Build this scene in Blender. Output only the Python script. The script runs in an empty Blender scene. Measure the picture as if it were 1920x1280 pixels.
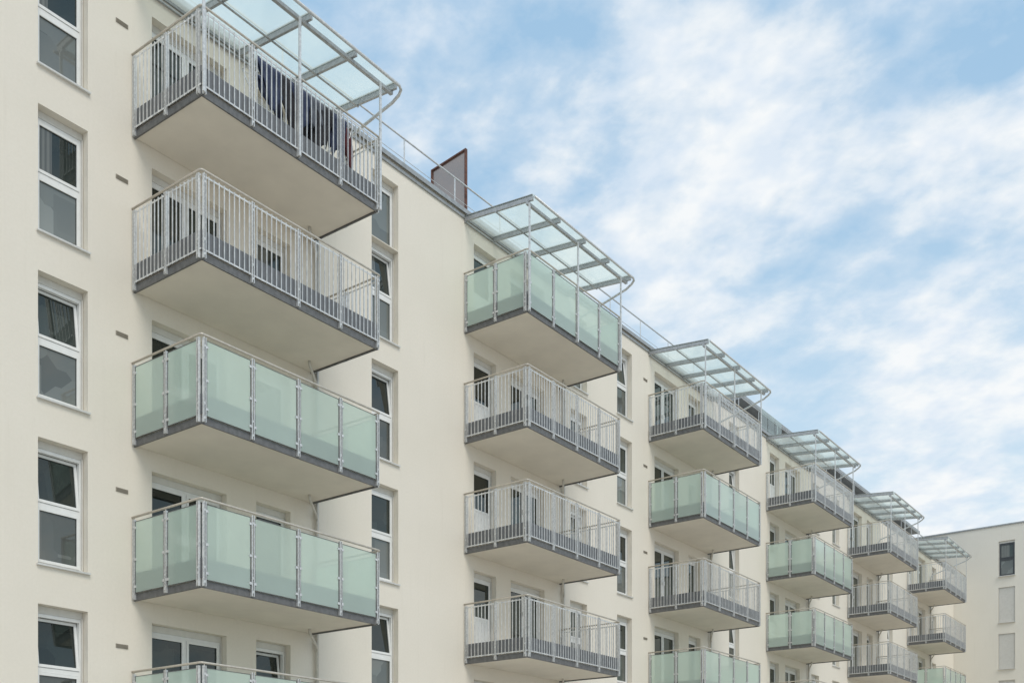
import bpy, bmesh, math, random
from mathutils import Vector, Matrix
random.seed(4)
R=math.radians
scene=bpy.context.scene
COL=scene.collection
scene.view_settings.view_transform='Standard'
scene.view_settings.look='None'
scene.view_settings.exposure=0

# ------------------------------------------------------------ materials
def newmat(name):
    m=bpy.data.materials.new(name); m.use_nodes=True
    nt=m.node_tree
    for n in list(nt.nodes): nt.nodes.remove(n)
    out=nt.nodes.new('ShaderNodeOutputMaterial')
    return m,nt,out
def N(nt,t,**k):
    n=nt.nodes.new(t)
    for a,b in k.items(): setattr(n,a,b)
    return n
def L(nt,a,b): nt.links.new(a,b)
def noise(nt,vec,scale,detail=4,rough=.55,dist=0):
    n=N(nt,'ShaderNodeTexNoise'); n.inputs['Scale'].default_value=scale
    n.inputs['Detail'].default_value=detail; n.inputs['Roughness'].default_value=rough
    n.inputs['Distortion'].default_value=dist
    if vec is not None: L(nt,vec,n.inputs['Vector'])
    return n
def ramp(nt,src,stops):
    r=N(nt,'ShaderNodeValToRGB')
    e=r.color_ramp.elements
    while len(e)<len(stops): e.new(.5)
    for i,(p,c) in enumerate(stops):
        e[i].position=p; e[i].color=(c[0],c[1],c[2],1) if hasattr(c,'__len__') else (c,c,c,1)
    L(nt,src,r.inputs['Fac']); return r
def math_(nt,op,a,b=None,c=None):
    n=N(nt,'ShaderNodeMath',operation=op)
    for i,v in enumerate((a,b,c)):
        if v is None: continue
        if hasattr(v,'is_linked'): L(nt,v,n.inputs[i])
        else: n.inputs[i].default_value=v
    return n.outputs[0]
def mixc(nt,fac,a,b,bt='MIX'):
    m=N(nt,'ShaderNodeMix',data_type='RGBA',blend_type=bt)
    for s,v in ((0,fac),(6,a),(7,b)):
        if hasattr(v,'is_linked'): L(nt,v,m.inputs[s])
        else:
            m.inputs[s].default_value=v if s==0 else (v[0],v[1],v[2],1)
    return m.outputs[2]
def facing(nt,f0,power=4.0,amt=.9):
    """two-sided Schlick-style reflectance"""
    lw=N(nt,'ShaderNodeLayerWeight'); lw.inputs['Blend'].default_value=.5
    p=math_(nt,'POWER',lw.outputs['Facing'],power)
    return math_(nt,'MULTIPLY_ADD',p,amt,f0)
def simple(name,c,c2=None,rough=.6,metal=0,scale=8,bump=.0,bscale=60,stretch=None,spec=.5):
    m,nt,out=newmat(name)
    tc=N(nt,'ShaderNodeTexCoord'); vec=tc.outputs['Object']
    if stretch:
        mp=N(nt,'ShaderNodeMapping'); mp.inputs['Scale'].default_value=stretch
        L(nt,vec,mp.inputs['Vector']); vec=mp.outputs[0]
    p=N(nt,'ShaderNodeBsdfPrincipled')
    p.inputs['Roughness'].default_value=rough; p.inputs['Metallic'].default_value=metal
    p.inputs['Specular IOR Level'].default_value=spec
    n=noise(nt,vec,scale,3)
    r=ramp(nt,n.outputs['Fac'],[(.3,c),(.7,c2 or [x*.85 for x in c])])
    L(nt,r.outputs[0],p.inputs['Base Color'])
    if bump:
        n2=noise(nt,tc.outputs['Object'],bscale,3)
        b=N(nt,'ShaderNodeBump'); b.inputs['Strength'].default_value=bump; b.inputs['Distance'].default_value=.01
        L(nt,n2.outputs['Fac'],b.inputs['Height']); L(nt,b.outputs[0],p.inputs['Normal'])
    L(nt,p.outputs[0],out.inputs[0]); return m

def stucco(name,c):
    m,nt,out=newmat(name)
    tc=N(nt,'ShaderNodeTexCoord'); vec=tc.outputs['Object']
    p=N(nt,'ShaderNodeBsdfPrincipled'); p.inputs['Roughness'].default_value=.9
    p.inputs['Specular IOR Level'].default_value=.2
    big=noise(nt,vec,.5,3); fine=noise(nt,vec,18,4,.7)
    mp=N(nt,'ShaderNodeMapping'); mp.inputs['Scale'].default_value=(6,6,.35); L(nt,vec,mp.inputs['Vector'])
    streak=noise(nt,mp.outputs[0],1.0,4,.65)
    a=mixc(nt,ramp(nt,big.outputs['Fac'],[(.3,0),(.7,1)]).outputs[0],c,[c[0]*.955,c[1]*.955,c[2]*.945])
    a=mixc(nt,ramp(nt,fine.outputs['Fac'],[(.35,.0),(.7,.4)]).outputs[0],a,[c[0]*.89,c[1]*.89,c[2]*.87])
    a=mixc(nt,ramp(nt,streak.outputs['Fac'],[(.56,0),(.8,.3)]).outputs[0],a,[c[0]*.82,c[1]*.81,c[2]*.78])
    L(nt,a,p.inputs['Base Color'])
    b=N(nt,'ShaderNodeBump'); b.inputs['Strength'].default_value=.45; b.inputs['Distance'].default_value=.01
    n2=noise(nt,vec,110,2,.7); L(nt,n2.outputs['Fac'],b.inputs['Height']); L(nt,b.outputs[0],p.inputs['Normal'])
    L(nt,p.outputs[0],out.inputs[0]); return m

def frosted(name,dif,tra,transp,tint=(.88,.97,.92),mixt=.5,rgh=.12,f0=.05):
    m,nt,out=newmat(name)
    tc=N(nt,'ShaderNodeTexCoord'); oi=N(nt,'ShaderNodeObjectInfo')
    n=noise(nt,tc.outputs['Object'],.9,2)
    f=ramp(nt,n.outputs['Fac'],[(.3,0),(.7,1)]).outputs[0]
    d=N(nt,'ShaderNodeBsdfDiffuse'); t=N(nt,'ShaderNodeBsdfTranslucent')
    dc=mixc(nt,f,dif,[x*.90 for x in dif])
    mr=N(nt,'ShaderNodeMapRange'); mr.inputs['To Min'].default_value=.86; mr.inputs['To Max'].default_value=1.06
    L(nt,oi.outputs['Random'],mr.inputs['Value'])
    vm=N(nt,'ShaderNodeVectorMath',operation='SCALE'); L(nt,dc,vm.inputs[0]); L(nt,mr.outputs[0],vm.inputs['Scale'])
    L(nt,vm.outputs[0],d.inputs['Color']); t.inputs['Color'].default_value=(*tra,1)
    m1=N(nt,'ShaderNodeMixShader'); m1.inputs[0].default_value=mixt
    L(nt,d.outputs[0],m1.inputs[1]); L(nt,t.outputs[0],m1.inputs[2])
    tr=N(nt,'ShaderNodeBsdfTransparent'); tr.inputs['Color'].default_value=(*tint,1)
    m2=N(nt,'ShaderNodeMixShader'); m2.inputs[0].default_value=transp
    L(nt,m1.outputs[0],m2.inputs[1]); L(nt,tr.outputs[0],m2.inputs[2])
    g=N(nt,'ShaderNodeBsdfGlossy'); g.inputs['Roughness'].default_value=rgh
    m3=N(nt,'ShaderNodeMixShader'); L(nt,facing(nt,f0,3.8,.85),m3.inputs[0])
    L(nt,m2.outputs[0],m3.inputs[1]); L(nt,g.outputs[0],m3.inputs[2])
    L(nt,m3.outputs[0],out.inputs[0]); return m

def pane_mat(name,c1,c2,f0,curtain):
    m,nt,out=newmat(name)
    tc=N(nt,'ShaderNodeTexCoord'); oi=N(nt,'ShaderNodeObjectInfo')
    rnd=oi.outputs['Random']
    sx=N(nt,'ShaderNodeSeparateXYZ'); L(nt,tc.outputs['Object'],sx.inputs[0])
    # dim room depth painted into the opaque pane colour: vertical gradient, random tone blocks
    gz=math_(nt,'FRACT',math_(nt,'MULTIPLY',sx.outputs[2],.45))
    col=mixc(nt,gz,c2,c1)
    off=N(nt,'ShaderNodeCombineXYZ'); L(nt,math_(nt,'MULTIPLY',rnd,31.0),off.inputs[0]); L(nt,math_(nt,'MULTIPLY',rnd,17.0),off.inputs[2])
    ad=N(nt,'ShaderNodeVectorMath',operation='ADD'); L(nt,tc.outputs['Object'],ad.inputs[0]); L(nt,off.outputs[0],ad.inputs[1])
    vo=N(nt,'ShaderNodeTexVoronoi',distance='CHEBYCHEV'); vo.inputs['Scale'].default_value=1.6; L(nt,ad.outputs[0],vo.inputs['Vector'])
    sv=N(nt,'ShaderNodeSeparateColor'); L(nt,vo.outputs['Color'],sv.inputs[0])
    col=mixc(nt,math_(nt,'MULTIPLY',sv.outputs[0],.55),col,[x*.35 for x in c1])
    mr=N(nt,'ShaderNodeMapRange'); mr.inputs['To Min'].default_value=.5; mr.inputs['To Max'].default_value=1.7
    L(nt,rnd,mr.inputs['Value'])
    vm=N(nt,'ShaderNodeVectorMath',operation='SCALE'); L(nt,col,vm.inputs[0]); L(nt,mr.outputs[0],vm.inputs['Scale'])
    fold=math_(nt,'SINE',math_(nt,'MULTIPLY',sx.outputs[0],70.0))
    foldc=mixc(nt,math_(nt,'MULTIPLY_ADD',fold,.5,.5),(.15,.15,.14),(.28,.28,.26))  # curtain fold shade painted in as alternating stripes
    edge=math_(nt,'LESS_THAN',sx.outputs[0],math_(nt,'MULTIPLY_ADD',rnd,.8,-.15))
    gate=math_(nt,'GREATER_THAN',math_(nt,'FRACT',math_(nt,'MULTIPLY',rnd,7.31)),1-curtain)
    cf=math_(nt,'MULTIPLY',math_(nt,'MULTIPLY',edge,gate),.6)
    fc=mixc(nt,cf,vm.outputs[0],foldc)
    d=N(nt,'ShaderNodeBsdfDiffuse'); L(nt,fc,d.inputs['Color'])
    g=N(nt,'ShaderNodeBsdfGlossy'); g.inputs['Roughness'].default_value=.01
    g.inputs['Color'].default_value=(.90,.94,.90,1)
    b=N(nt,'ShaderNodeBump'); b.inputs['Strength'].default_value=.08; b.inputs['Distance'].default_value=.02
    n2=noise(nt,tc.outputs['Object'],1.1,1); L(nt,n2.outputs['Fac'],b.inputs['Height']); L(nt,b.outputs[0],g.inputs['Normal'])
    ms=N(nt,'ShaderNodeMixShader'); L(nt,facing(nt,f0,3.2,.8),ms.inputs[0])
    L(nt,d.outputs[0],ms.inputs[1]); L(nt,g.outputs[0],ms.inputs[2])
    L(nt,ms.outputs[0],out.inputs[0]); return m

M_wall=stucco('cream_render',(.85,.79,.695))
M_wall2=stucco('pale_render',(.81,.765,.68))
M_room=simple('dark_room',(.03,.03,.03),rough=.9)  # near-black backing: unlit room darkness put into the colour
M_frame=simple('white_window_frame',(.84,.84,.82),(.78,.78,.76),rough=.35)
M_dframe=simple('dark_window_frame',(.06,.065,.07),rough=.4)
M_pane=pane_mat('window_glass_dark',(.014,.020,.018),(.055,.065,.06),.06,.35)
M_paneg=pane_mat('window_glass_grey',(.08,.09,.085),(.18,.19,.18),.07,.2)  # paler copy: reflection on the lower glazing put into the pane colour
M_sill=simple('sill_metal',(.74,.73,.70),rough=.4,metal=.2)
M_shut=simple('shutter_plastic',(.70,.68,.63),(.64,.62,.57),rough=.5)
M_galv=simple('galvanised_steel',(.78,.78,.765),(.52,.53,.53),rough=.4,metal=.4,scale=22)
M_bar=simple('galvanised_bar_steel',(.80,.80,.785),(.56,.57,.57),rough=.38,metal=.4,scale=10)
M_cframe=simple('canopy_steel',(.50,.51,.51),(.36,.37,.38),rough=.45,metal=.4,scale=14)
M_rail=simple('handrail_steel',(.66,.61,.53),(.52,.48,.42),rough=.4,metal=.4,scale=12)
M_edge=simple('dark_edge_steel',(.12,.12,.12),(.19,.19,.19),rough=.55,metal=.3,scale=10)
M_gask=simple('black_glazing_gasket',(.05,.055,.055),rough=.6)
M_soffit=simple('balcony_concrete',(.80,.745,.65),(.73,.68,.595),rough=.9,scale=1.3,bump=.2,bscale=40)
M_cope=simple('coping_metal',(.42,.43,.43),(.32,.33,.33),rough=.45,metal=.4)
M_pipe=simple('downpipe_zinc',(.66,.63,.57),(.54,.52,.47),rough=.45,metal=.3)
M_rustf=simple('rusty_frame_steel',(.20,.09,.065),(.10,.05,.04),rough=.8,scale=9,bump=.3)
M_attic=simple('attic_cladding',(.32,.32,.32),(.25,.25,.255),rough=.6,scale=2,stretch=(4,4,.3))
M_roof=simple('roof_gravel',(.35,.34,.32),(.22,.21,.2),rough=.95,scale=40)
M_panel=frosted('frosted_green_glass',(.76,.905,.815),(.74,.92,.81),.22,mixt=.42,f0=.05)
M_canopy=frosted('canopy_glass',(.78,.87,.80),(.90,.97,.91),.48,tint=(.91,.98,.93),mixt=.85)
M_clear=frosted('clear_screen_glass',(.6,.72,.68),(.6,.72,.68),.7)
M_rust=frosted('brown_tinted_sheet',(.36,.27,.22),(.36,.25,.2),.38,tint=(.68,.55,.48),rgh=.4)
M_dark=simple('navy_cloth',(.03,.045,.095),(.07,.085,.14),rough=.95,scale=9,bump=.3)
M_dark2=simple('black_cloth',(.02,.02,.024),(.05,.05,.055),rough=.95,scale=9,bump=.3)
M_red=simple('maroon_cloth',(.14,.04,.045),(.09,.03,.035),rough=.95,scale=9,bump=.3)
M_gry=simple('grey_cloth',(.16,.17,.2),(.10,.11,.13),rough=.95,scale=9,bump=.3)
def kickmat():
    m,nt,out=newmat('perforated_kick_plate')
    tc=N(nt,'ShaderNodeTexCoord'); p=N(nt,'ShaderNodeBsdfPrincipled')
    p.inputs['Roughness'].default_value=.5; p.inputs['Metallic'].default_value=.3
    v=N(nt,'ShaderNodeTexVoronoi'); v.inputs['Scale'].default_value=34; v.inputs['Randomness'].default_value=.1
    L(nt,tc.outputs['Object'],v.inputs['Vector'])
    n=noise(nt,tc.outputs['Object'],5,4)
    a=mixc(nt,n.outputs['Fac'],(.13,.136,.145),(.22,.226,.235))
    a=mixc(nt,ramp(nt,v.outputs['Distance'],[(.25,1),(.4,0)]).outputs[0],a,(.04,.042,.045))
    L(nt,a,p.inputs['Base Color']); L(nt,p.outputs[0],out.inputs[0]); return m
M_kick=kickmat()
def groundmat():
    m,nt,out=newmat('ground_paving')
    tc=N(nt,'ShaderNodeTexCoord'); p=N(nt,'ShaderNodeBsdfPrincipled'); p.inputs['Roughness'].default_value=.9
    br=N(nt,'ShaderNodeTexBrick'); br.inputs['Scale'].default_value=2.5
    br.inputs['Color1'].default_value=(.54,.50,.44,1); br.inputs['Color2'].default_value=(.48,.45,.40,1); br.inputs['Mortar'].default_value=(.27,.26,.24,1)
    br.inputs['Mortar Size'].default_value=.01
    L(nt,tc.outputs['Object'],br.inputs['Vector'])
    n=noise(nt,tc.outputs['Object'],.3,4)
    a=mixc(nt,ramp(nt,n.outputs['Fac'],[(.4,0),(.7,.5)]).outputs[0],br.outputs['Color'],(.42,.395,.35))
    L(nt,a,p.inputs['Base Color']); L(nt,p.outputs[0],out.inputs[0]); return m
M_ground=groundmat()

# ------------------------------------------------------------ mesh helpers
def box(bm,x0,x1,y0,y1,z0,z1,mat=0,fn=None):
    vs=[bm.verts.new(fn(Vector((x,y,z))) if fn else (x,y,z)) for z in(z0,z1) for y in(y0,y1) for x in(x0,x1)]
    for f in((0,2,3,1),(4,5,7,6),(0,1,5,4),(2,6,7,3),(0,4,6,2),(1,3,7,5)):
        fc=bm.faces.new([vs[i] for i in f]); fc.material_index=mat
def quad(bm,pts,mat=0):
    f=bm.faces.new([bm.verts.new(p) for p in pts]); f.material_index=mat
def path(bm,pts,r,seg=10):
    pts=[Vector(p) for p in pts]; rings=[]
    for i,p in enumerate(pts):
        d=(pts[min(i+1,len(pts)-1)]-pts[max(i-1,0)]).normalized()
        up=Vector((0.01,0.02,1)) if abs(d.z)<.95 else Vector((1,0.02,0))
        s=d.cross(up).normalized(); t=s.cross(d).normalized()
        rings.append([bm.verts.new(p+(s*math.cos(2*math.pi*k/seg)+t*math.sin(2*math.pi*k/seg))*r) for k in range(seg)])
    for a,b in zip(rings,rings[1:]):
        best=min(range(seg),key=lambda o:sum((a[k].co-b[(k+o)%seg].co).length for k in range(seg)))
        for k in range(seg):
            f=bm.faces.new((a[k],a[(k+1)%seg],b[(k+1+best)%seg],b[(k+best)%seg])); f.smooth=True
    bm.faces.new(rings[0][::-1]); bm.faces.new(rings[-1])
def mesh(name,bm,mats):
    bmesh.ops.recalc_face_normals(bm,faces=bm.faces)
    me=bpy.data.meshes.new(name); bm.to_mesh(me); bm.free()
    for m in mats: me.materials.append(m)
    return me
def obj(name,me,parent=None,loc=(0,0,0)):
    o=bpy.data.objects.new(name,me); o.location=loc; COL.objects.link(o)
    if parent: o.parent=parent
    return o
def empty(name,parent=None,loc=(0,0,0)):
    o=bpy.data.objects.new(name,None); o.empty_display_size=.3; o.location=loc; COL.objects.link(o)
    if parent: o.parent=parent
    return o

def wall_mesh(name,x0,x1,z0,z1,ops,depth,back,mats):
    bm=bmesh.new(); r=lambda v:round(v,4)
    xs=sorted({r(x0),r(x1)}|{r(o[0]) for o in ops}|{r(o[1]) for o in ops})
    zs=sorted({r(z0),r(z1)}|{r(o[2]) for o in ops}|{r(o[3]) for o in ops})
    V={}
    def v(x,y,z):
        k=(r(x),r(y),r(z))
        if k not in V: V[k]=bm.verts.new(k)
        return V[k]
    for i in range(len(xs)-1):
        cx=(xs[i]+xs[i+1])/2; col=[o for o in ops if o[0]<cx<o[1]]
        for j in range(len(zs)-1):
            cz=(zs[j]+zs[j+1])/2
            if any(o[2]<cz<o[3] for o in col): continue
            bm.faces.new((v(xs[i],0,zs[j]),v(xs[i+1],0,zs[j]),v(xs[i+1],0,zs[j+1]),v(xs[i],0,zs[j+1])))
    for a,b,c,d in ops:
        for q in (((a,c),(b,c)),((b,c),(b,d)),((b,d),(a,d)),((a,d),(a,c))):
            (p,s),(t,u)=q
            bm.faces.new([bm.verts.new(k) for k in((p,0,s),(t,0,u),(t,depth,u),(p,depth,s))])
        f=bm.faces.new([bm.verts.new(k) for k in((a,depth,c),(b,depth,c),(b,depth,d),(a,depth,d))]); f.material_index=1
    for q in (((x0,0),(x0,back)),((x0,back),(x1,back)),((x1,back),(x1,0))):
        (p,s),(t,u)=q
        bm.faces.new([bm.verts.new(k) for k in((p,s,z0),(t,u,z0),(t,u,z1),(p,s,z1))])
    me=bpy.data.meshes.new(name); bm.to_mesh(me); bm.free()
    for m in mats: me.materials.append(m)
    return me

# ------------------------------------------------------------ windows
FR=.06
wcache={}
def window_parts(kind,w,h,tilt):
    key=(kind,round(w,3),round(h,3),tilt)
    if key in wcache: return wcache[key]
    fm=bmesh.new()
    y0,y1=0,.075
    top=h-.13
    box(fm,0,FR,y0,y1,0,top); box(fm,w-FR,w,y0,y1,0,top)
    box(fm,FR,w-FR,y0,y1,0,FR); box(fm,FR,w-FR,y0,y1,top-FR,top)
    cells=[]
    if kind in('tall',):
        mz=h*.49
        box(fm,FR,w-FR,y0-.004,y1-.004,mz-.04,mz+.04)
        cells=[(FR,w-FR,FR,mz-.04,0,1),(FR,w-FR,mz+.04,top-FR,tilt,0)]
    elif kind=='double':
        mx=w/2
        box(fm,mx-.025,mx+.025,y0-.004,y1-.004,FR,top-FR)
        cells=[(FR,mx-.025,FR,top-FR,0,0),(mx+.025,w-FR,FR,top-FR,0,0)]
    else:
        cells=[(FR,w-FR,FR,top-FR,tilt,1 if kind=='stair' else 0)]
    panes=[]
    for (a,b,c,d,tl,grey) in cells:
        s=.055
        rot=Matrix.Rotation(-R(tl),4,'X') if tl else None
        def fn(p,c=c,rot=rot):
            if rot is None: return p
            q=p-Vector((0,.02,c)); q=rot@q; return q+Vector((0,.02,c))
        e=.004
        box(fm,a+e,a+s,-.018,.05,c+e,d-e,fn=fn); box(fm,b-s,b-e,-.018,.05,c+e,d-e,fn=fn)
        box(fm,a+s,b-s,-.018,.05,c+e,c+s,fn=fn); box(fm,a+s,b-s,-.018,.05,d-s,d-e,fn=fn)
        gk=.008
        box(fm,a+s,a+s+gk,.002,.011,c+s,d-s,1,fn); box(fm,b-s-gk,b-s,.002,.011,c+s,d-s,1,fn)
        box(fm,a+s+gk,b-s-gk,.002,.011,c+s,c+s+gk,1,fn); box(fm,a+s+gk,b-s-gk,.002,.011,d-s-gk,d-s,1,fn)
        cc=c+s
        if kind=='door':
            ph=.85
            box(fm,a+s,b-s,-.002,.03,c+s,c+ph,fn=fn)
            for k in range(5):
                xx=a+s+.04+k*(b-a-2*s-.08)/5
                box(fm,xx,xx+(b-a-2*s-.08)/5-.02,-.01,.004,c+s+.05,c+ph-.05,fn=fn)
            box(fm,a+s,b-s,-.014,.045,c+ph,c+ph+.06,fn=fn); cc=c+ph+.06
        if kind in('double','single') and not tl and d>1.2:
            hx=b-s+.012 if (a<w/2-.2 and kind=='double') else a+.015
            box(fm,hx,hx+.023,-.06,-.018,.8,.93)
        pm=bmesh.new(); box(pm,a+s-.003,b-s+.003,.012,.024,cc-.003,d-s+.003,fn=fn)
        panes.append(mesh('pane',pm,[M_paneg if grey else M_pane]))
    sm=bmesh.new(); box(sm,.004,w-.004,-.012,.1,top+.002,h-.003)
    for k in(0,1):
        xx=.012 if k==0 else w-.032
        box(sm,xx,xx+.02,-.04,-.001,.03,top+.01)
    si=bmesh.new(); box(si,-.03,w+.03,-.235,-.002,-.035,-.004)
    r=(mesh('frame',fm,[M_frame,M_gask]),panes,mesh('shutter_box',sm,[M_shut]),mesh('sill',si,[M_sill]))
    wcache[key]=r; return r
def add_window(parent,kind,x,z,w,h,tilt=0,sill=True,closed=False,dark=False,recess=.18):
    fm,pn,sm,si=window_parts(kind,w,h,tilt)
    e=empty('balcony_door' if kind in('double','door') and h>2 else 'window',parent,(x,recess,z))
    fo=obj('frame',fm,e)
    if dark:
        fo.material_slots[0].link='OBJECT'; fo.material_slots[0].material=M_dframe
    if closed:
        b=bmesh.new(); n=int(h/.06)
        for k in range(n):
            z0=.02+k*(h-.03)/n; box(b,.02,w-.02,-.065,-.045,z0,z0+(h-.03)/n-.008)
        box(b,.03,w-.03,-.05,-.042,.02,h-.01)
        obj('roller_shutter',mesh('roller_shutter',b,[M_shut]),e)
    for p in pn: obj('pane',p,e)
    obj('shutter_box',sm,e)
    if sill: obj('sill',si,e)
    return e

# ------------------------------------------------------------ layout
CAMZ=1.6
PITCH=9.70
X0=[11.5+PITCH*k for k in range(6)]
ST=2.85
LV=[12.66+CAMZ-ST*(4-i) for i in range(5)]
ROOF=17.36
FLOOR=.36
WT=.93
bld=empty('apartment_building',None,(0,0,0))
bld['label']='long cream rendered apartment building with steel and frosted glass balconies'
bld['category']='building'

wins=[]
for lev in range(5):
    b=LV[lev]+.32
    tilt=7 if lev in(0,1,2) else 0
    wins.append(('tall',9.65,b,WT,2.16,tilt,True))
for k in range(6):
    odd=(k%2==0)
    lo=0 if k<2 else 1
    for lev in range(lo,5):
        b=LV[lev]+FLOOR
        if odd:
            wins.append(('double',X0[k]+.39,b,1.73,2.12,0,False))
            wins.append(('single',X0[k]+2.87,b+.5,.93,1.66,6 if (lev+k)%5==0 else 0,True))
        else:
            wins.append(('door',X0[k]+.38,b,.96,2.12,0,False))
            wins.append(('double',X0[k]+2.0,b+.5,1.62,1.66,0,True))
for k,xx in ((0,17.77),(2,37.1),(4,56.5)):
    for i in range(4):
        b=2.84+CAMZ+ST*i
        if k>=2 and i==0: continue
        wins.append(('tall',xx,b,.91,2.26,[7,0,7,7][(i+k//2)%4] ,True))
    wins.append(('stair',xx,13.67+CAMZ,.91,1.56,0,False))
for xx in (26.15,28.85,45.6,48.25,65.0):
    for lev in range(1,5):
        wins.append(('tall',xx,LV[lev]+.32,WT,2.16,7 if (lev*3+int(xx))%4==0 else 0,True))
ops=[(w[1],w[1]+w[3],w[2],w[2]+w[4]) for w in wins]
obj('wall',wall_mesh('wall',-8,69.98,0,ROOF,ops,.6,12,[M_wall,M_room]),bld)
for w in wins: add_window(bld,*w)

b=bmesh.new(); box(b,-7.9,69.9,.35,11.7,ROOF-.5,ROOF-.12); obj('roof',mesh('roof',b,[M_roof]),bld)
b=bmesh.new()
box(b,-8.05,70,-.07,.4,ROOF+.003,ROOF+.05); box(b,-8.05,70,-.09,-.071,ROOF-.06,ROOF+.05)
box(b,-8.05,70,-.04,-.003,ROOF-.17,ROOF-.1)
box(b,-8.05,70,11.6,12.05,ROOF+.003,ROOF+.05); box(b,-8.05,-7.6,.4,11.6,ROOF+.003,ROOF+.05)
obj('coping',mesh('coping',b,[M_cope]),bld)
b=bmesh.new()
x=-6.0; yR=.3; tz=ROOF+1.0
while x<69:
    box(b,x-.02,x+.02,yR-.006,yR+.006,ROOF+.04,tz); x+=1.94
path(b,[(-6,yR,tz),(69,yR,tz)],.022,8); path(b,[(-6,yR,ROOF+.5),(69,yR,ROOF+.5)],.008,6)
obj('roof_railing',mesh('roof_railing',b,[M_galv]),bld)
ps=empty('privacy_screen',bld,(21.77,0,ROOF-.1)); ps['label']='rusty brown steel divider on the roof terrace'
b=bmesh.new(); quad(b,[(.02,.46,0),(.02,1.6,0),(.02,1.6,2.05),(.02,.46,2.18)]); obj('screen_sheet',mesh('screen_sheet',b,[M_rust]),ps)
b=bmesh.new()
def scz(p):
    return Vector((p.x,p.y,p.z-(.114*(p.y-.46) if p.z>1 else 0)))
box(b,-.02,.06,.42,.46,0,2.22,fn=scz); box(b,-.02,.06,1.6,1.64,0,2.22,fn=scz); box(b,-.02,.06,.46,1.6,2.18,2.22,fn=scz)
obj('screen_frame',mesh('screen_frame',b,[M_rustf]),ps)
at=empty('attic_storey',bld,(0,0,0))
b=bmesh.new(); box(b,43,68.5,2.3,11,ROOF-.1,19.85); obj('attic_wall',mesh('attic_wall',b,[M_attic]),at)
b=bmesh.new(); box(b,42.4,69,1.9,11.3,19.85,19.98); box(b,42.3,69.1,1.82,1.9,19.87,20.02); obj('attic_roof',mesh('attic_roof',b,[M_cope]),at)
for x in (45,48.5,53,57,61,65):
    b=bmesh.new(); box(b,x,x+1.8,2.27,2.298,ROOF+.2,19.5); obj('attic_window',mesh('attic_window',b,[M_paneg]),at)
b=bmesh.new()
for i in range(3): quad(b,[(40.6+i*.75,.24,ROOF+.1),(41.3+i*.75,.24,ROOF+.1),(41.3+i*.75,.24,ROOF+1.15),(40.6+i*.75,.24,ROOF+1.15)])
obj('terrace_glass_screen',mesh('terrace_glass_screen',b,[M_clear]),bld)

vb=bmesh.new(); box(vb,0,.25,-.012,-.002,0,.075)
for i in range(4): box(vb,.012,.238,-.02,-.012,.008+i*.017,.015+i*.017)
vme=mesh('wall_vent',vb,[simple('vent_metal',(.36,.32,.26),rough=.6)])
for k in (0,2,4):
    for lev in range(0,5):
        if k>=2 and lev==0: continue
        obj('wall_vent',vme,bld,(X0[k]-.37,0,LV[lev]+1.92))

# ------------------------------------------------------------ balconies
BL,BD=4.4,2.0
b=bmesh.new(); box(b,.035,BL-.035,-BD+.035,-.004,.0,FLOOR)
bmesh.ops.bevel(b,geom=[e for e in b.edges if all(v.co.z<.01 for v in e.verts)],offset=.008,segments=1,affect='EDGES')
slab_me=mesh('slab',b,[M_soffit])
b=bmesh.new()
box(b,0,.033,-BD+.033,-.004,-.03,.10); box(b,BL-.033,BL,-BD+.033,-.004,-.03,.10); box(b,0,BL,-BD,-BD+.033,-.03,.10)
edge_me=mesh('edge_beam',b,[M_edge])
PF=[.04,1.1,2.2,3.3,BL-.04]
b=bmesh.new()
for dx in(-.03,.012): box(b,dx,dx+.018,-.05,-.002,-.01,1.46)
for z in(.05,.3,1.30): box(b,-.0121,.0121,-.042,-.006,z,z+.045)
postx=mesh('railing_post',b,[M_galv])
def mk_side(s):
    b=bmesh.new(); a,c=(-.05,-.002) if s<0 else (.002,.05)
    for dy in(-.03,.012): box(b,a,c,dy,dy+.018,-.01,1.46)
    a,c=(-.042,-.006) if s<0 else (.006,.042)
    for z in(.05,.3,1.30): box(b,a,c,-.0121,.0121,z,z+.045)
    return mesh('railing_post',b,[M_galv])
postl,postr=mk_side(-1),mk_side(1)
posts=[(postx,(x,-BD,0)) for x in PF]+[(postl,(0,y,0)) for y in(-.06,-1.02,-BD+.05)]+[(postr,(BL,y,0)) for y in(-.06,-1.02,-BD+.05)]
b=bmesh.new()
hz=1.51; o=.028
path(b,[(-o,0,hz),(-o,-BD-o+.04,hz),(-o+.012,-BD-o+.012,hz),(-o+.04,-BD-o,hz),(BL+o-.04,-BD-o,hz),(BL+o-.012,-BD-o+.012,hz),(BL+o,-BD-o+.04,hz),(BL+o,0,hz)],.021,10)
for x in PF: box(b,x-.006,x+.006,-BD-.034,-BD-.022,1.44,1.50)
for y in(-.06,-1.02):
    box(b,-.034,-.022,y-.006,y+.006,1.44,1.50); box(b,BL+.022,BL+.034,y-.006,y+.006,1.44,1.50)
hand_me=mesh('handrail',b,[M_rail])
b=bmesh.new()
yo=-BD-.02
for z in(.125,1.40):
    box(b,.0,BL,yo-.009,yo,z,z+.03)
    box(b,-.029,-.02,-BD-.02,-.03,z,z+.03); box(b,BL+.02,BL+.029,-BD-.02,-.03,z,z+.03)
for i in range(4):
    a,c=PF[i]+.03,PF[i+1]-.03; n=9
    for k in range(n):
        x=a+(c-a)*(k+.5)/n
        box(b,x-.0075,x+.0075,yo-.026,yo-.0088,.11,1.44)
ys=[-.04,-1.02,-BD]
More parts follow.
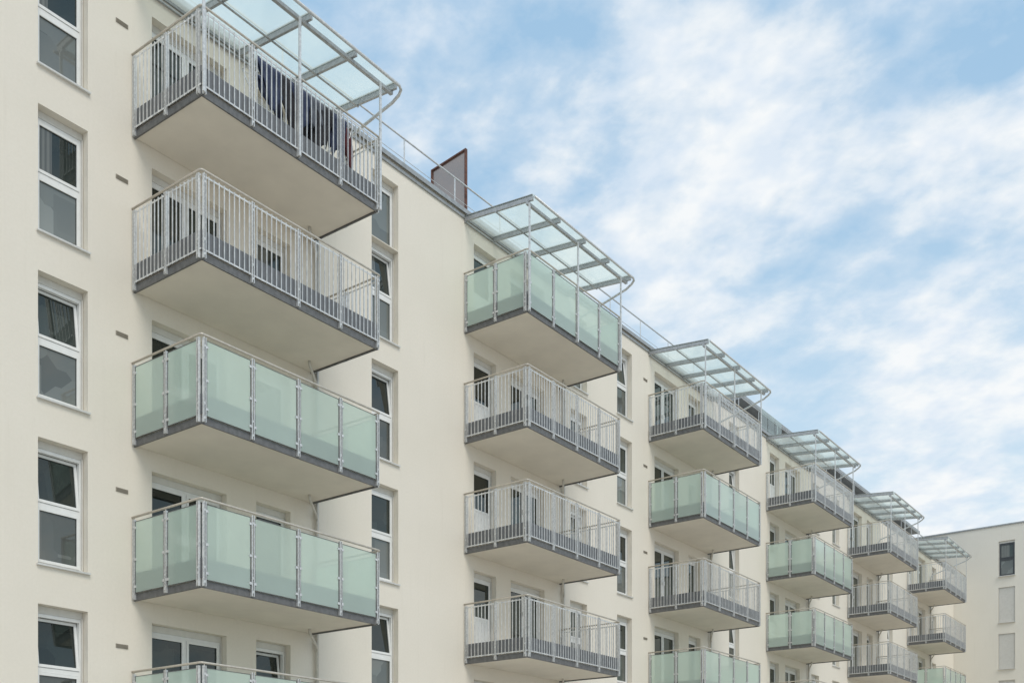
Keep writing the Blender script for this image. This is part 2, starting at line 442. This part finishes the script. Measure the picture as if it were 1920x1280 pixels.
for sx in(0,1):
    for i in range(2):
        a,c=ys[i]-.04,ys[i+1]+.04; n=8
        for k in range(n):
            y=a+(c-a)*(k+.5)/n
            x=-.0288 if sx==0 else BL+.0288
            x1=x-.017 if sx==0 else x+.017
            box(b,min(x,x1),max(x,x1),y-.0075,y+.0075,.11,1.44)
bars_me=mesh('railing_bars',b,[M_bar])
b=bmesh.new()
box(b,0.0,BL,-BD-.010,-BD-.003,.13,.48); box(b,-.010,-.003,-BD,-.02,.13,.48); box(b,BL+.003,BL+.010,-BD,-.02,.13,.48)
kick_me=mesh('kick_plate',b,[M_kick])
gl=[]
for i in range(4):
    b=bmesh.new(); x0,x1=PF[i]+.05,PF[i+1]-.05; y=-BD-.028
    quad(b,[(x0,y,.11),(x1,y,.11),(x1,y,1.42),(x0,y,1.42)])
    for x in(x0,x1): box(b,x-.007,x+.007,y-.006,y+.006,.11,1.42,2)
    for z in(.11,1.42): box(b,x0+.007,x1-.007,y-.006,y+.006,z-.005,z+.005,2)
    for z in(.2,.7,1.28):
        box(b,x0-.035,x0+.03,y-.016,y+.014,z,z+.045,1); box(b,x1-.03,x1+.035,y-.016,y+.014,z,z+.045,1)
    gl.append(mesh('glass_panel',b,[M_panel,M_galv,M_edge]))
for s in(0,1):
    for i in range(2):
        b=bmesh.new(); x=-.028 if s==0 else BL+.028; a,c=ys[i+1]+.06,ys[i]-.06
        quad(b,[(x,a,.11),(x,c,.11),(x,c,1.42),(x,a,1.42)])
        for yy in(a,c): box(b,x-.006,x+.006,yy-.007,yy+.007,.11,1.42,2)
        for z in(.11,1.42): box(b,x-.006,x+.006,a+.007,c-.007,z-.005,z+.005,2)
        for z in(.2,.7,1.28):
            for yy in(a,c): box(b,x-.015,x+.015,yy-.032,yy+.032,z,z+.045,1)
        gl.append(mesh('glass_panel',b,[M_panel,M_galv,M_edge]))

types={0:'GGGBB',1:'BBBBG',2:'GGBGB',3:'GGGGB',4:'BBBBB',5:'BBGBB'}
low={0:0,1:1,2:1,3:1,4:2,5:2}
for k in range(6):
    for lev in range(low[k],5):
        e=empty('balcony',bld,(X0[k],0,LV[lev]))
        obj('slab',slab_me,e); obj('edge_beam',edge_me,e); obj('handrail',hand_me,e)
        for pm,pl in posts: obj('railing_post',pm,e,pl)
        obj('kick_plate',kick_me,e)  # behind glass panels it is added to darken their lower band
        if types[k][lev]=='B':
            obj('railing_bars',bars_me,e)
            e['label']='balcony with galvanised vertical bar railing'
        else:
            for g in gl: obj('glass_panel',g,e)
            e['label']='balcony with frosted green glass railing'

# ------------------------------------------------------------ canopies
CX0,CX1,CD=-.03,4.80,2.22
zb=2.97; sl=.095
def cz(p): return Vector((p.x,p.y,p.z+zb+sl*p.y))
b=bmesh.new()
for x in(CX0+.03,1.2,2.4,3.6,CX1-.03):
    box(b,x-.028,x+.028,-CD+.05,-.005,-.10,.0,fn=cz)
    box(b,x-.035,x+.035,-CD+.05,-.005,.03,.045,fn=cz)
box(b,CX0,CX1,-.055,-.004,-.13,-.103,fn=cz)
box(b,CX0,CX1,-BD-.05,-BD+.03,-.17,-.102,fn=cz)
box(b,CX0,CX1,-1.05,-1.01,-.125,-.102,fn=cz)
frame_me=mesh('canopy_frame',b,[M_cframe])
b=bmesh.new(); box(b,-.026,.026,-.014,.014,.0,zb-sl*BD-.14); cpost_me=mesh('canopy_post',b,[M_galv])
cg=[]
for a,c in((CX0,1.19),(1.21,2.39),(2.41,3.59),(3.61,CX1)):
    b=bmesh.new(); quad(b,[cz(Vector(p)) for p in((a,-CD,.015),(c,-CD,.015),(c,-.02,.015),(a,-.02,.015))]); cg.append(mesh('canopy_glass',b,[M_canopy]))
b=bmesh.new()
zg=zb-sl*CD-.06
path(b,[(CX0-.02,-CD-.03,zg+.01),(CX1-.02,-CD-.03,zg),(CX1+.06,-CD-.0,zg-.03),(CX1+.09,-CD+.09,zg-.09),(CX1+.06,-CD+.25,zg-.2),(CX1-.1,-1.0,zg-.55),(BL+.12,-.14,zg-.86),(BL+.10,-.07,zg-1.0),(BL+.10,-.07,zg-1.3)],.032,10)
gut_me=mesh('gutter',b,[M_galv])
for k in range(6):
    e=empty('canopy',bld,(X0[k],0,LV[4]))
    obj('canopy_frame',frame_me,e); obj('gutter',gut_me,e)
    for x in(0,2.2,BL): obj('canopy_post',cpost_me,e,(x,-BD-.066,0))
    for g in cg: obj('canopy_glass',g,e)
b=bmesh.new()
px=BL+.10
path(b,[(px,-.07,LV[4]+1.2),(px,-.07,.05)],.04,12)
for lev in range(5):
    z=LV[lev]
    path(b,[(BL-.45,-.42,z+.02),(BL-.42,-.40,z-.08),(px-.08,-.12,z-.26),(px,-.07,z-.38)],.03,8)
    box(b,px-.05,px+.05,-.115,-.003,z+1.2,z+1.23)
dp=mesh('downpipe',b,[M_pipe])
for k in range(6): obj('downpipe',dp,bld,(X0[k],0,0))

# ------------------------------------------------------------ end block
eb=empty('apartment_block',None,(70,12,0)); eb.rotation_euler=(0,0,-math.pi/2)
eb['label']='plain cream apartment block closing the far end of the row'; eb['category']='building'
H2=18.2+CAMZ
ew=[]
for x in (14.62,19.2,23.8,30,36):
    for i in range(5):
        ew.append((x,15.1+CAMZ-ST*i,i))
ops=[(x,x+.93,z,z+2.15) for x,z,i in ew]
obj('wall',wall_mesh('wall',0,55,0,H2,ops,.6,12,[M_wall2,M_room]),eb)
for x,z,i in ew:
    add_window(eb,'tall',x,z,.93,2.15,0,True,closed=(i in(1,2) ),dark=(i==0),recess=.12 if i else .1)
b=bmesh.new(); box(b,.2,54.8,.2,11.8,H2-.4,H2-.1); obj('roof',mesh('roof',b,[M_roof]),eb)
b=bmesh.new(); box(b,-.06,55.06,-.06,.3,H2+.003,H2+.08); box(b,-.06,.3,.3,12,H2+.003,H2+.08); obj('coping',mesh('coping',b,[M_cope]),eb)

# ------------------------------------------------------------ laundry on the top balcony
bx,bz=X0[0],LV[4]+FLOOR
RX,RY=1.40,-1.62
rk=empty('drying_rack',None,(bx+RX,RY,bz))
rk['label']='folding metal drying rack standing on the top balcony'; rk['category']='drying rack'
b=bmesh.new(); RH=1.12; RW=2.4
for x in(0,RW):
    path(b,[(x,-.3,0.02),(x,.25,RH)],.012,6); path(b,[(x,.3,0.02),(x,-.25,RH)],.012,6)
for y in(-.25,-.12,0.0,.12,.25): path(b,[(0,y,RH),(RW,y,RH)],.008,6)
for x in(0,RW): path(b,[(x,-.25,RH),(x,.25,RH)],.01,6)
obj('rack_frame',mesh('rack_frame',b,[M_galv]),rk)
def garment(x,y,w,ln,mat,lab,seed,z=RH+.012,yaw=0):
    rg=random.Random(seed); b=bmesh.new(); nu,nv=18,18; g=[]
    ph=rg.random()*6; sk=rg.uniform(-.25,.25)
    for j in range(nv+1):
        t=j/nv*2-1; row=[]
        for i in range(nu+1):
            u=i/nu
            dz=abs(t)*ln*(1 if t<0 else .8)
            yy=(1 if t>0 else -1)*min(.04,abs(t)*.2)+.03*math.sin(u*12+ph)*abs(t)+.012*math.sin(u*27+ph*2+t*2)*abs(t)
            zz=z+(.004 if abs(t)<.07 else 0)-dz-.16*abs(t)*math.sin(u*4+ph)
            row.append(b.verts.new(((u-.5)*w*(1-.45*abs(t)**1.5+.15*math.sin(abs(t)*6+ph))+sk*abs(t),yy,zz)))
        g.append(row)
    for j in range(nv):
        for i in range(nu):
            f=b.faces.new((g[j][i],g[j][i+1],g[j+1][i+1],g[j+1][i])); f.smooth=True
    o=obj('garment',mesh('garment',b,[mat]),None,(bx+RX+x,RY+y,bz)); o.rotation_euler=(0,0,yaw)
    s=o.modifiers.new('thick','SOLIDIFY'); s.thickness=.008
    o['label']=lab; o['category']='clothing'; o['group']='clothes drying on the rack'
nv_='navy blue garment hanging on the drying rack'; bk_='black garment hanging on the drying rack'
garment(.20,-.25,.50,.70,M_dark,nv_,1)
garment(.60,-.25,.58,1.0,M_dark2,bk_,2)
garment(1.00,-.25,.50,.85,M_dark,nv_,3)
garment(1.36,-.25,.46,.6,M_gry,'grey garment hanging on the drying rack',12)
garment(1.66,-.25,.54,1.0,M_dark2,bk_,4)
garment(2.00,-.25,.46,.9,M_dark,nv_,9)
garment(2.22,-.12,.36,.7,M_red,'maroon garment hanging on the drying rack',6)
garment(.5,.12,.6,.6,M_dark,nv_,5)
garment(1.3,.0,.7,.9,M_dark2,bk_,8)

# ------------------------------------------------------------ ground
b=bmesh.new(); box(b,-900,1500,-1200,1200,-.5,0)
g=obj('ground',mesh('ground',b,[M_ground])); g['kind']='structure'; g['label']='pale paved courtyard ground'

# ------------------------------------------------------------ world
SE,SA=R(48),R(205)
sunv=Vector((math.sin(SA)*math.cos(SE),math.cos(SA)*math.cos(SE),math.sin(SE)))
w=bpy.data.worlds.new('World'); scene.world=w; w.use_nodes=True
nt=w.node_tree
for n in list(nt.nodes): nt.nodes.remove(n)
out=N(nt,'ShaderNodeOutputWorld'); bg=N(nt,'ShaderNodeBackground'); bg.inputs['Strength'].default_value=.106
sky=N(nt,'ShaderNodeTexSky',sky_type='NISHITA'); sky.sun_disc=False; sky.sun_elevation=SE; sky.sun_rotation=SA
sky.air_density=1.0; sky.dust_density=.6; sky.ozone_density=1.6
tc=N(nt,'ShaderNodeTexCoord'); sp=N(nt,'ShaderNodeSeparateXYZ'); L(nt,tc.outputs['Generated'],sp.inputs[0])
den=math_(nt,'ADD',math_(nt,'MAXIMUM',sp.outputs[2],.03),.30)
cb=N(nt,'ShaderNodeCombineXYZ'); L(nt,math_(nt,'DIVIDE',sp.outputs[0],den),cb.inputs[0]); L(nt,math_(nt,'DIVIDE',sp.outputs[1],den),cb.inputs[1]); cb.inputs[2].default_value=8.3
mp=N(nt,'ShaderNodeMapping'); mp.inputs['Rotation'].default_value=(0,0,R(37)); mp.inputs['Scale'].default_value=(1.0,.8,1); L(nt,cb.outputs[0],mp.inputs['Vector'])
n1=noise(nt,mp.outputs[0],12,6,.56,.1)
n2=noise(nt,mp.outputs[0],4.2,3,.5,.1)
n3=noise(nt,mp.outputs[0],20,3,.55,.1)
s1=math_(nt,'MULTIPLY',n1.outputs['Fac'],.50)
a1=math_(nt,'MULTIPLY_ADD',n2.outputs['Fac'],.52,s1)
mk=ramp(nt,a1,[(.42,.04),(.49,.30),(.545,.66),(.61,.96)])
cl=mixc(nt,ramp(nt,n3.outputs['Fac'],[(.35,0),(.6,1)]).outputs[0],(7.1,7.9,8.8),(8.9,9.1,9.2))
hz_=ramp(nt,sp.outputs[2],[(.2,.92),(.35,.6),(.5,.25),(.7,.12)])
blue=mixc(nt,.82,sky.outputs[0],(2.8,5.2,7.8))
base=mixc(nt,hz_.outputs[0],blue,(6.3,7.8,8.8))
fin=mixc(nt,mk.outputs[0],base,cl)
L(nt,fin,bg.inputs['Color']); L(nt,bg.outputs[0],out.inputs[0])

sd=bpy.data.lights.new('sun','SUN'); sd.energy=1.5; sd.angle=R(30); sd.color=(1,.93,.82)
so=bpy.data.objects.new('sun',sd); COL.objects.link(so); so.rotation_euler=(-sunv).to_track_quat('-Z','Y').to_euler(); so.location=sunv*60

# ------------------------------------------------------------ camera
cd=bpy.data.cameras.new('camera'); co=bpy.data.objects.new('camera',cd); COL.objects.link(co)
co.location=(0,-17.26,CAMZ)
fwd=Vector((.803,.596,0)).normalized()
co.rotation_euler=fwd.to_track_quat('-Z','Y').to_euler()
cd.sensor_width=36; cd.lens=1977/1920*36; cd.shift_y=900/1920; cd.clip_end=5000; cd.clip_start=.1
scene.camera=co
